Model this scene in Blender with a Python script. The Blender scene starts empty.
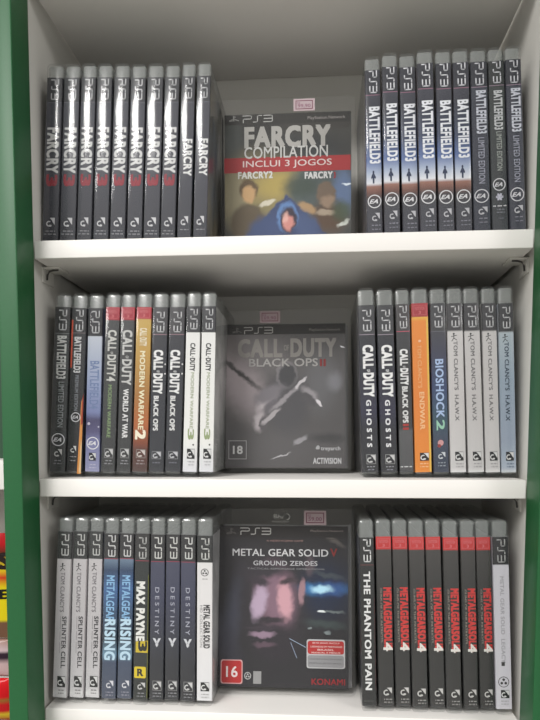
# Game shop shelf: three boards of boxed discs, built in metres (tables below are in millimetres)
import bpy, bmesh, math
from mathutils import Vector, Matrix
ROWS = {'botL': [(18.8, 10.3, 2.342, 14.01, 'sc'), (34.15, 11.5, 1.95, 13.6, 'sc'), (48.56, 12.7, 1.769, 13.64, 'sc'), (64.28, 10.9, 1.467, 13.79, 'mgr'),
          (78.58, 12.1, 1.374, 13.75, 'mgr'), (94.06, 10.3, 1.039, 13.81, 'mp'), (108.45, 11.5, 0.878, 13.5, 'de'), (122.51, 12.7, 0.787, 13.59, 'de'),
          (137.28, 10.9, 0.524, 13.87, 'de'), (152.57, 12.1, 0.363, 14.76, 'mgs')],
 'botR': [(300.76, 10.3, -1.07, 13.35, 'pp'), (315.74, 11.5, -1.072, 14.15, 'mg4'), (330.82, 12.7, -1.301, 13.9, 'mg4'), (345.39, 10.9, -1.442, 13.89, 'mg4'),
          (360.73, 12.1, -1.773, 13.71, 'mg4'), (374.68, 10.3, -1.427, 13.7, 'mg4'), (389.53, 11.5, -1.36, 13.14, 'mg4'), (403.83, 12.7, -1.671, 13.09, 'mg4'),
          (417.8, 10.9, -1.483, 14.06, 'mg4w')],
 'midL': [(12.27, 24.2, 2.455, 15.24, 'bflm'), (27.93, 25.4, 2.392, 14.43, 'bfp'), (44.97, 26.6, 1.606, 14.44, 'bf4'), (60.27, 24.8, 2.213, 13.71, 'cod4'),
          (74.99, 26.0, 1.954, 13.69, 'waw'), (90.6, 24.2, 1.912, 14.64, 'mw2'), (105.8, 25.4, 1.815, 14.69, 'bo'), (121.08, 26.6, 1.916, 15.17, 'bo'),
          (137.16, 24.8, 1.712, 13.63, 'mw3'), (152.39, 26.0, 1.259, 13.63, 'mw3')],
 'midR': [(302.56, 24.2, -1.505, 15.4, 'gh'), (319.6, 25.4, -1.578, 15.4, 'gh'), (335.38, 26.6, -1.581, 13.08, 'bo2'), (349.99, 24.8, -1.478, 15.4, 'ew'),
          (365.83, 26.0, -1.376, 14.23, 'bio'), (380.7, 24.2, -1.499, 14.27, 'hawx'), (396.61, 25.4, -1.898, 14.47, 'hawx'), (411.43, 26.6, -1.606, 13.27, 'hawx'),
          (424.97, 24.8, -1.332, 13.3, 'hawxb')],
 'topL': [(6.58, 24.77, 2.211, 15.4, 'fc'), (22.77, 25.98, 2.089, 15.4, 'fc'), (38.28, 26.34, 2.158, 14.14, 'fc'), (53.81, 27.47, 1.848, 14.56, 'fc'),
          (69.21, 28.68, 2.012, 14.59, 'fc'), (84.71, 30.65, 1.797, 14.63, 'fc'), (100.64, 31.03, 1.771, 15.33, 'fc'), (115.82, 32.22, 1.935, 14.28, 'fc'),
          (131.34, 30.91, 1.91, 13.15, 'fcs'), (146.24, 31.17, 1.699, 13.11, 'fcs')],
 'topR': [(307.5, 35.11, -0.975, 14.6, 'bf'), (322.82, 30.37, -1.031, 14.34, 'bf'), (339.48, 32.36, -1.354, 14.8, 'bf'), (354.87, 27.25, -1.463, 14.83, 'bf'),
          (370.81, 28.48, -1.359, 14.38, 'bf'), (386.3, 28.1, -1.468, 14.56, 'bf'), (402.12, 28.53, -1.487, 15.14, 'bfl'), (417.7, 28.14, -1.683, 14.25, 'bfx'),
          (432.98, 26.96, -1.965, 14.13, 'bfl')]}
KINDS = {'bf': [('ramp',
         [(159.1, (44, 44, 56)), (135.7, (44, 44, 56)), (135.1, (66, 66, 78)), (123.1, (52, 52, 66)), (94.2, (62, 72, 98)), (76.1, (96, 116, 160)), (65.3, (170, 182, 206)),
          (55.4, (226, 228, 234)), (52.7, (150, 112, 100)), (47.2, (118, 84, 74)), (41.8, (76, 72, 76)), (30.9, (70, 70, 78)), (5.6, (70, 70, 80))]),
        ('ps3', 157.3, 137.5, 0.28, 0.8, (222, 222, 228)), ('line', 135.4, (150, 110, 130)), ('txt', 'BATTLEFIELD3', 124.9, 73.4, 0.22, 0.95, (232, 234, 240), 0.05),
        ('sil', 67.1, 55.4, 0.3, 0.62, (44, 56, 88)), ('ea', 39.1, 0.46, (225, 225, 228)), ('logo', 29.1, 20.1, 0.3, 0.85, (190, 190, 195)),
        ('tline', 17.4, 0.3, 0.9, (140, 140, 150)), ('tline', 13.7, 0.3, 0.9, (130, 130, 140))],
 'bf4': [('ramp',
          [(156.9, (44, 42, 50)), (131.2, (44, 42, 50)), (130.9, (196, 202, 214)), (116.2, (182, 190, 208)), (85.7, (150, 162, 198)), (60.6, (128, 136, 178)),
           (53.2, (82, 78, 112)), (42.1, (96, 92, 128)), (33.7, (126, 128, 166)), (4.8, (150, 152, 186))]),
         ('ps3', 154.1, 133.8, 0.28, 0.8, (200, 200, 203)), ('txt', 'BATTLEFIELD4', 107.9, 63.4, 0.2, 0.85, (118, 134, 170), 0.03), ('ea', 31.4, 0.44, (235, 235, 240)),
         ('logo', 22.5, 15.1, 0.25, 0.75, (40, 40, 55)), ('tline', 11.4, 0.3, 0.8, (190, 190, 210)), ('tline', 8.6, 0.3, 0.8, (190, 190, 210)),
         ('disc', 49.5, 0.2, 0.1, (200, 195, 215)), ('disc', 46.7, 0.9, 0.06, (190, 190, 210))],
 'bfl': [('ramp', [(158.8, (44, 44, 56)), (135.8, (44, 44, 56)), (135.3, (62, 64, 78)), (1.5, (66, 68, 80))]), ('ps3', 157.0, 137.6, 0.28, 0.8, (215, 215, 222)),
         ('line', 135.7, (150, 130, 145)), ('txt', 'BATTLEFIELD3', 132.7, 94.4, 0.28, 0.92, (205, 208, 220), 0.05),
         ('txt', 'LIMITED EDITION', 90.9, 50.2, 0.35, 0.75, (160, 162, 178), 0.01), ('ea', 39.1, 0.46, (215, 215, 220)), ('logo', 29.8, 21.9, 0.25, 0.85, (190, 190, 195)),
         ('tline', 19.2, 0.25, 0.9, (140, 140, 150)), ('tline', 15.7, 0.25, 0.9, (130, 130, 140))],
 'bflm': [('ramp', [(159.8, (50, 50, 52)), (133.9, (50, 50, 52)), (133.2, (62, 64, 66)), (4.9, (56, 58, 60))]), ('ps3', 155.2, 136.7, 0.28, 0.8, (200, 200, 203)),
          ('line', 133.5, (120, 122, 124)), ('txt', 'BATTLEFIELD3', 131.4, 91.3, 0.2, 0.85, (205, 206, 205), 0.05),
          ('txt', 'LIMITED EDITION', 88.6, 46.3, 0.4, 0.78, (150, 155, 158), 0.01), ('ea', 34.7, 0.45, (215, 215, 220)), ('logo', 26.3, 17.9, 0.25, 0.8, (200, 200, 200)),
          ('tline', 15.2, 0.25, 0.8, (140, 140, 145)), ('tline', 12.4, 0.25, 0.8, (140, 140, 145))],
 'bfp': [('ramp', [(157.0, (42, 42, 46)), (134.3, (42, 42, 46)), (133.7, (50, 50, 56)), (71.8, (38, 38, 42)), (4.9, (34, 34, 38))]),
         ('ps3', 155.1, 135.7, 0.28, 0.8, (200, 200, 203)), ('line', 133.9, (120, 110, 112)), ('rect', 145.9, 101.5, -0.02, 0.1, (176, 70, 38)),
         ('poly', [(1.0, 75), (0.86, 70), (0.8, 40), (0.72, 3), (1.0, 3)], (226, 150, 78)), ('poly', [(1.0, 78), (0.9, 70), (0.88, 48), (1.0, 50)], (170, 64, 36)),
         ('poly', [(1.0, 30), (0.93, 36), (0.9, 20), (0.85, 4), (1.0, 4)], (240, 205, 150)), ('txt', 'BATTLEFIELD3', 130.2, 96.9, 0.22, 0.72, (205, 206, 208), 0.05),
         ('txt', 'PREMIUM EDITION', 94.6, 61.6, 0.36, 0.62, (135, 138, 145), 0.01), ('ea', 55.6, 0.34, (200, 200, 205)), ('logo', 29.1, 21.6, 0.2, 0.62, (215, 215, 215)),
         ('tline', 18.8, 0.2, 0.65, (150, 150, 155)), ('tline', 15.1, 0.2, 0.65, (150, 150, 155))],
 'bfx': [('ramp', [(157.9, (44, 46, 48)), (136.4, (44, 46, 48)), (135.9, (60, 64, 64)), (1.0, (66, 68, 74))]), ('ps3', 157.0, 138.6, 0.28, 0.8, (215, 215, 222)),
         ('line', 136.3, (150, 130, 145)), ('txt', 'BATTLEFIELD3', 131.9, 97.2, 0.28, 0.86, (200, 202, 205), 0.05),
         ('txt', 'LIMITED EDITION', 95.5, 61.1, 0.4, 0.75, (160, 166, 160), 0.01), ('ea', 48.7, 0.42, (215, 215, 220)), ('txt', '*', 40.8, 34.6, 0.25, 0.75, (190, 190, 205), 0.05),
         ('tline', 29.7, 0.05, 0.95, (215, 215, 218)), ('tline', 26.6, 0.3, 0.8, (130, 132, 140)), ('tline', 24.0, 0.3, 0.8, (130, 132, 140)),
         ('tline', 18.7, 0.4, 0.75, (110, 112, 120))],
 'bio': [('ramp',
          [(156.3, (70, 70, 74)), (131.4, (70, 70, 74)), (130.9, (72, 72, 80)), (112.7, (66, 68, 88)), (78.8, (58, 74, 110)), (52.0, (60, 86, 100)), (34.1, (66, 76, 96)),
           (5.5, (58, 66, 84))]),
         ('ps3', 153.6, 134.9, 0.28, 0.8, (200, 200, 203)), ('line', 131.1, (110, 110, 118)), ('txt', 'BIOSHOCK', 106.4, 53.8, 0.25, 0.8, (168, 190, 226), 0.03),
         ('txt', '2', 52.0, 42.6, 0.25, 0.8, (150, 200, 175), 0.03), ('disc', 31.4, 0.5, 0.2, (205, 150, 150)), ('disc', 28.7, 0.4, 0.12, (150, 60, 60)),
         ('logo', 23.4, 16.2, 0.3, 0.8, (200, 205, 210)), ('tline', 13.5, 0.3, 0.8, (150, 160, 170)), ('tline', 10.8, 0.3, 0.8, (150, 160, 170))],
 'bo': [('ramp', [(156.7, (70, 68, 72)), (131.7, (70, 68, 72)), (131.2, (58, 58, 66)), (71.3, (50, 51, 60)), (5.0, (52, 53, 60))]),
        ('ps3', 152.1, 133.8, 0.28, 0.8, (200, 200, 203)), ('line', 131.5, (150, 120, 130)), ('txt', 'CALL-DUTY', 117.3, 76.9, 0.12, 0.78, (232, 232, 232), 0.07),
        ('txt', 'BLACK OPS', 75.0, 42.8, 0.2, 0.55, (222, 222, 222), 0.05), ('rect', 104.9, 103.5, 0.9, 0.98, (225, 225, 225)), ('rect', 96.2, 94.8, 0.9, 0.98, (225, 225, 225)),
        ('logo', 23.5, 17.0, 0.2, 0.8, (195, 195, 200), 1), ('tline', 13.3, 0.25, 0.75, (130, 130, 140))],
 'bo2': [('ramp',
          [(156.1, (74, 70, 72)), (131.9, (74, 70, 72)), (131.5, (66, 66, 70)), (79.0, (52, 52, 54)), (44.9, (62, 58, 58)), (42.2, (92, 92, 94)), (9.0, (86, 86, 88)),
           (5.4, (70, 70, 72))]),
         ('ps3', 154.3, 134.6, 0.28, 0.8, (200, 200, 203)), ('line', 131.6, (190, 90, 110)), ('txt', 'CALL-DUTY', 115.8, 83.5, 0.2, 0.8, (228, 228, 228), 0.07),
         ('txt', 'BLACK OPS', 82.2, 49.4, 0.3, 0.72, (220, 220, 220), 0.05), ('txt', 'II', 48.5, 43.1, 0.3, 0.72, (165, 50, 44), 0.05),
         ('tline', 9.9, 0.05, 0.9, (215, 215, 215))],
 'cod4': [('ramp', [(157.3, (166, 54, 72)), (145.4, (160, 50, 66)), (145.1, (74, 74, 76)), (71.6, (66, 67, 68)), (5.0, (62, 62, 64))]), ('band', 156.7, 145.7),
          ('txt', 'CALL-DUTY4', 136.1, 88.7, 0.2, 0.85, (200, 200, 196), 0.05), ('txt', 'MODERN WARFARE', 85.4, 36.5, 0.34, 0.62, (140, 165, 120), 0.015),
          ('logo', 26.3, 17.9, 0.25, 0.85, (200, 200, 200), 1), ('tline', 15.2, 0.25, 0.85, (150, 150, 155)), ('tline', 12.4, 0.25, 0.85, (150, 150, 155))],
 'de': [('ramp', [(155.3, (50, 48, 50)), (131.0, (50, 48, 50)), (130.5, (76, 78, 98)), (96.4, (68, 70, 92)), (60.1, (54, 56, 70)), (37.3, (44, 45, 54)), (6.4, (44, 44, 50))]),
        ('ps3', 152.6, 133.6, 0.28, 0.8, (205, 205, 202)), ('line', 130.7, (150, 60, 85)), ('txt', 'D E S T I N Y', 107.3, 64.6, 0.34, 0.64, (170, 172, 186), 0.01),
        ('tri', 61.0, 52.8, 0.2, 0.8, (212, 214, 220)), ('logo', 21.9, 13.7, 0.25, 0.85, (200, 200, 200), 1), ('tline', 10.9, 0.25, 0.85, (150, 150, 155)),
        ('tline', 8.2, 0.25, 0.85, (140, 140, 145))],
 'ew': [('ramp', [(156.3, (166, 56, 66)), (144.3, (158, 52, 62)), (144.0, (228, 180, 80)), (140.3, (228, 140, 62)), (69.9, (224, 132, 54)), (7.3, (226, 138, 50))]),
        ('band', 155.6, 144.8), ('rect', 142.1, 5.5, 0.88, 0.99, (226, 184, 84)), ('txt', "TOM CLANCY'S", 118.9, 80.6, 0.3, 0.55, (236, 176, 120), 0.01),
        ('txt', 'ENDWAR', 77.0, 43.1, 0.35, 0.66, (240, 190, 140), 0.03), ('disc', 122.5, 0.45, 0.09, (240, 190, 150)), ('logo', 22.5, 15.3, 0.3, 0.85, (40, 30, 28)),
        ('tline', 12.7, 0.3, 0.8, (240, 200, 150)), ('tline', 10.0, 0.3, 0.8, (240, 200, 150))],
 'fc': [('ramp', [(157.4, (58, 58, 64)), (134.5, (58, 58, 64)), (133.6, (72, 72, 82)), (72.1, (74, 74, 84)), (9.5, (62, 62, 70))]),
        ('ps3', 155.6, 137.3, 0.28, 0.8, (200, 200, 203)), ('line', 134.5, (110, 110, 120)), ('txt', 'FARCRY', 111.6, 69.4, 0.1, 0.92, (214, 214, 214), 0.05),
        ('txt', '3', 68.5, 57.4, 0.12, 0.88, (146, 48, 64), 0.06), ('logo', 28.9, 18.8, 0.2, 0.8, (205, 205, 208)), ('tline', 16.0, 0.2, 0.85, (150, 150, 155)),
        ('tline', 13.2, 0.1, 0.9, (150, 150, 155))],
 'fcs': [('ramp', [(157.0, (58, 58, 64)), (134.2, (58, 58, 64)), (133.3, (72, 72, 82)), (70.4, (74, 74, 84)), (8.2, (64, 64, 72))]),
         ('ps3', 155.1, 137.0, 0.28, 0.8, (200, 200, 203)), ('line', 133.3, (110, 110, 120)), ('txt', 'FARCRY', 99.6, 65.8, 0.3, 0.95, (225, 225, 225), 0.05),
         ('logo', 29.2, 19.2, 0.2, 0.8, (205, 205, 208)), ('tline', 16.4, 0.2, 0.85, (150, 150, 155))],
 'gh': [('ramp', [(155.2, (66, 66, 70)), (129.1, (66, 66, 70)), (128.6, (52, 53, 60)), (88.1, (44, 44, 60)), (59.4, (46, 44, 70)), (43.2, (40, 40, 50)), (5.4, (44, 44, 50))]),
        ('ps3', 150.7, 132.0, 0.28, 0.8, (200, 200, 203)), ('line', 128.8, (150, 140, 150)), ('txt', 'CALL-DUTY', 119.4, 72.8, 0.2, 0.88, (235, 235, 235), 0.07),
        ('txt', 'G H O S T S', 70.1, 27.5, 0.34, 0.66, (225, 225, 228), 0.05), ('logo', 20.7, 12.6, 0.3, 0.85, (200, 200, 200), 1), ('tline', 9.9, 0.3, 0.8, (150, 150, 155)),
        ('tline', 7.2, 0.3, 0.8, (140, 140, 150))],
 'hawx': [('ramp',
           [(155.7, (70, 68, 72)), (131.8, (70, 68, 72)), (131.4, (120, 118, 118)), (130.4, (205, 202, 202)), (69.7, (202, 198, 198)), (9.1, (206, 204, 204)),
            (4.7, (226, 226, 226))]),
          ('ps3', 153.1, 134.5, 0.28, 0.8, (200, 200, 203)), ('man', 125.6, 0.4, 0.2, (60, 60, 62)),
          ('txt', "TOM CLANCY'S  H.A.W.X", 122.1, 51.0, 0.36, 0.64, (118, 116, 118), 0.025), ('logo', 23.4, 15.4, 0.3, 0.85, (38, 38, 42)),
          ('tline', 12.7, 0.35, 0.85, (160, 158, 160)), ('tline', 10.0, 0.35, 0.85, (160, 158, 160))],
 'hawxb': [('ramp',
            [(155.1, (62, 62, 66)), (130.4, (62, 62, 66)), (130.1, (120, 118, 118)), (129.0, (176, 188, 196)), (87.1, (150, 166, 182)), (34.0, (150, 162, 180)),
             (9.2, (170, 182, 196)), (4.7, (210, 214, 218))]),
           ('ps3', 151.6, 133.1, 0.28, 0.8, (200, 200, 203)), ('man', 124.2, 0.4, 0.2, (50, 54, 60)),
           ('txt', "TOM CLANCY'S  H.A.W.X", 120.7, 50.8, 0.34, 0.66, (70, 84, 100), 0.035), ('logo', 23.4, 15.4, 0.3, 0.85, (28, 30, 38)),
           ('tline', 12.7, 0.35, 0.85, (110, 122, 140)), ('tline', 10.1, 0.35, 0.85, (110, 122, 140))],
 'mg4': [('ramp', [(155.2, (196, 56, 54)), (143.9, (188, 48, 48)), (143.7, (70, 66, 64)), (112.9, (50, 48, 46)), (81.9, (40, 39, 38)), (5.6, (46, 44, 44))]),
         ('band', 154.7, 144.3), ('txt', 'METALGEARSOLID', 110.2, 54.4, 0.42, 0.98, (206, 52, 48), 0.07),
         ('txt', 'GUNS OF THE PATRIOTS', 109.3, 61.5, 0.2, 0.34, (150, 140, 130), 0.01), ('txt', '4', 61.5, 53.5, 0.36, 1.0, (225, 222, 216), 0.03),
         ('rect', 110.2, 55.3, 0.2, 0.23, (86, 82, 78)), ('logo', 21.6, 13.6, 0.3, 0.9, (200, 198, 196)), ('tline', 10.9, 0.35, 0.9, (160, 158, 156)),
         ('tline', 8.3, 0.35, 0.9, (150, 148, 146))],
 'mg4w': [('ramp', [(155.8, (42, 38, 42)), (131.6, (42, 38, 42)), (131.2, (206, 204, 212)), (101.3, (208, 206, 214)), (3.4, (214, 212, 220))]),
          ('ps3', 153.6, 133.6, 0.28, 0.8, (170, 170, 170)), ('txt', 'METAL GEAR SOLID  LEGACY', 121.4, 45.4, 0.4, 0.66, (168, 166, 172), 0.03),
          ('rect', 46.3, 42.8, 0.38, 0.6, (70, 66, 66)), ('ring', 28.8, 0.36, (70, 68, 70)), ('logo', 21.8, 14.7, 0.3, 0.85, (30, 30, 30), 2),
          ('tline', 12.1, 0.3, 0.8, (165, 163, 168)), ('tline', 9.5, 0.3, 0.8, (175, 173, 178))],
 'mgr': [('ramp',
          [(155.9, (50, 48, 50)), (133.2, (50, 48, 50)), (132.5, (112, 130, 148)), (122.3, (52, 74, 104)), (105.0, (74, 108, 150)), (84.9, (64, 88, 116)), (59.4, (40, 54, 70)),
           (45.7, (112, 140, 162)), (38.4, (72, 84, 106)), (6.4, (82, 88, 104))]),
         ('ps3', 154.1, 135.0, 0.28, 0.8, (200, 200, 200)), ('line', 132.9, (150, 70, 90)), ('txt', 'METALGEAR', 117.7, 75.8, 0.2, 0.8, (140, 186, 226), 0.03),
         ('txt', 'RISING', 77.7, 40.2, 0.12, 0.92, (190, 220, 238), 0.05), ('logo', 21.9, 13.7, 0.3, 0.85, (215, 215, 222)), ('tline', 10.9, 0.3, 0.85, (150, 150, 165)),
         ('tline', 8.2, 0.3, 0.85, (150, 150, 165))],
 'mgs': [('ramp', [(154.6, (48, 48, 48)), (130.3, (48, 48, 48)), (130.0, (226, 224, 224)), (60.8, (232, 230, 230)), (15.5, (228, 228, 230)), (3.7, (222, 222, 224))]),
         ('ps3', 151.9, 133.0, 0.28, 0.8, (205, 205, 202)), ('ring', 121.3, 0.26, (70, 70, 70)), ('tline', 115.4, 0.3, 0.75, (170, 170, 170)),
         ('txt', 'METAL GEAR SOLID', 92.0, 52.6, 0.42, 0.86, (64, 62, 64), 0.05), ('txt', 'HD COLLECTION', 91.5, 53.5, 0.2, 0.36, (150, 148, 150), 0.0),
         ('logo', 21.8, 13.7, 0.25, 0.82, (30, 30, 30), 2), ('tline', 10.9, 0.3, 0.8, (160, 160, 160)), ('tline', 8.2, 0.3, 0.8, (175, 175, 175))],
 'mp': [('ramp', [(156.2, (52, 50, 50)), (131.8, (52, 50, 50)), (131.3, (46, 50, 50)), (60.2, (42, 46, 46)), (6.5, (44, 48, 46))]),
        ('ps3', 152.6, 133.6, 0.28, 0.8, (190, 190, 188)), ('line', 131.5, (150, 60, 80)), ('rect', 119.1, 6.5, 0.95, 1.0, (110, 112, 50)),
        ('txt', 'MAX PAYNE', 112.8, 58.3, 0.12, 0.75, (232, 232, 228), 0.07), ('poly', [(0.12, 48), (1, 48), (1, 59), (0.12, 58)], (205, 180, 40)),
        ('txt', '3', 58.8, 49.2, 0.3, 0.95, (30, 26, 14), 0.05), ('rrect', 35.2, 24.7, 0.04, 0.88, (222, 196, 30)), ('txt', 'R', 33.3, 26.5, 0.25, 0.7, (40, 34, 20), 0.05, 1),
        ('logo', 21.0, 13.8, 0.25, 0.85, (200, 200, 200)), ('tline', 11.0, 0.25, 0.85, (150, 150, 155)), ('tline', 8.3, 0.25, 0.85, (140, 140, 145))],
 'mw2': [('ramp',
          [(156.7, (172, 56, 70)), (145.8, (172, 56, 70)), (145.5, (196, 164, 96)), (117.3, (192, 152, 84)), (76.0, (166, 120, 62)), (48.4, (176, 104, 52)), (30.9, (128, 70, 42)),
           (25.3, (100, 62, 52)), (5.1, (84, 62, 58))]),
         ('band', 156.3, 146.1), ('txt', 'CALL-DUTY', 137.4, 120.9, 0.25, 0.75, (236, 226, 200), 0.05), ('txt', 'MODERN WARFARE', 116.4, 43.8, 0.3, 0.68, (236, 226, 190), 0.04),
         ('txt', '2', 43.8, 34.6, 0.12, 0.86, (245, 235, 210), 0.06), ('logo', 25.3, 18.0, 0.25, 0.85, (205, 195, 190), 1), ('tline', 15.2, 0.25, 0.85, (160, 150, 150)),
         ('tline', 12.4, 0.25, 0.85, (160, 150, 150))],
 'mw3': [('ramp', [(156.9, (56, 55, 60)), (133.1, (56, 55, 60)), (132.7, (232, 232, 230)), (34.5, (236, 236, 232)), (5.1, (216, 217, 222))]),
         ('ps3', 154.2, 136.0, 0.28, 0.8, (200, 200, 203)), ('txt', 'CALL-DUTY', 123.2, 97.6, 0.32, 0.7, (58, 58, 60), 0.05),
         ('txt', 'MODERN WARFARE', 96.3, 44.6, 0.42, 0.66, (168, 176, 150), 0.02), ('txt', '3', 44.6, 34.5, 0.3, 0.75, (150, 165, 125), 0.03),
         ('disc', 29.9, 0.72, 0.06, (30, 30, 30)), ('logo', 26.2, 17.0, 0.28, 0.85, (30, 30, 32), 2), ('tline', 14.3, 0.35, 0.85, (160, 160, 165)),
         ('tline', 11.5, 0.35, 0.85, (175, 175, 180))],
 'pp': [('ramp', [(154.4, (34, 34, 34)), (99.6, (30, 30, 30)), (4.8, (30, 30, 30))]), ('ps3', 152.6, 132.8, 0.28, 0.8, (225, 225, 225)), ('line', 130.1, (110, 60, 60)),
        ('txt', 'THE PHANTOM PAIN', 101.4, 19.9, 0.95, 1.0, (90, 30, 40), 0.02), ('txt', 'THE PHANTOM PAIN', 124.4, 19.0, 0.24, 0.72, (226, 226, 226), 0.04),
        ('tline', 9.2, 0.15, 0.8, (90, 90, 90))],
 'sc': [('ramp',
         [(157.5, (56, 56, 56)), (132.3, (56, 56, 56)), (132.0, (198, 194, 196)), (49.5, (196, 193, 196)), (12.8, (206, 204, 206)), (9.1, (222, 222, 222)),
          (5.4, (205, 204, 206))]),
        ('ps3', 154.8, 135.6, 0.28, 0.8, (190, 190, 188)), ('rect', 131.1, 6.3, 0.97, 1.0, (150, 140, 142)), ('man', 124.7, 0.4, 0.2, (66, 64, 66)),
        ('txt', "TOM CLANCY'S", 120.1, 83.5, 0.3, 0.62, (128, 124, 128), 0.02), ('txt', 'SPLINTER CELL', 79.8, 32.1, 0.5, 0.82, (74, 72, 76), 0.03),
        ('rect', 79.8, 67.9, 0.36, 0.4, (160, 156, 160)), ('rect', 66.1, 57.8, 0.36, 0.4, (160, 156, 160)), ('rect', 56.0, 45.9, 0.36, 0.4, (160, 156, 160)),
        ('logo', 24.7, 14.6, 0.3, 0.88, (34, 34, 36)), ('tline', 11.9, 0.35, 0.85, (120, 118, 120)), ('tline', 9.1, 0.4, 0.8, (140, 138, 140))],
 'waw': [('ramp', [(157.3, (168, 56, 74)), (145.4, (160, 50, 66)), (145.1, (76, 76, 78)), (71.6, (64, 64, 66)), (4.9, (58, 58, 60))]), ('band', 156.7, 145.7),
         ('txt', 'CALL-DUTY', 136.1, 85.4, 0.15, 0.88, (196, 196, 194), 0.05), ('txt', 'WORLD AT WAR', 81.7, 36.0, 0.3, 0.72, (226, 226, 226), 0.04),
         ('logo', 26.2, 17.9, 0.25, 0.85, (200, 200, 200), 1), ('tline', 15.1, 0.25, 0.85, (150, 150, 155)), ('tline', 12.4, 0.25, 0.85, (150, 150, 155))]}
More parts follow.
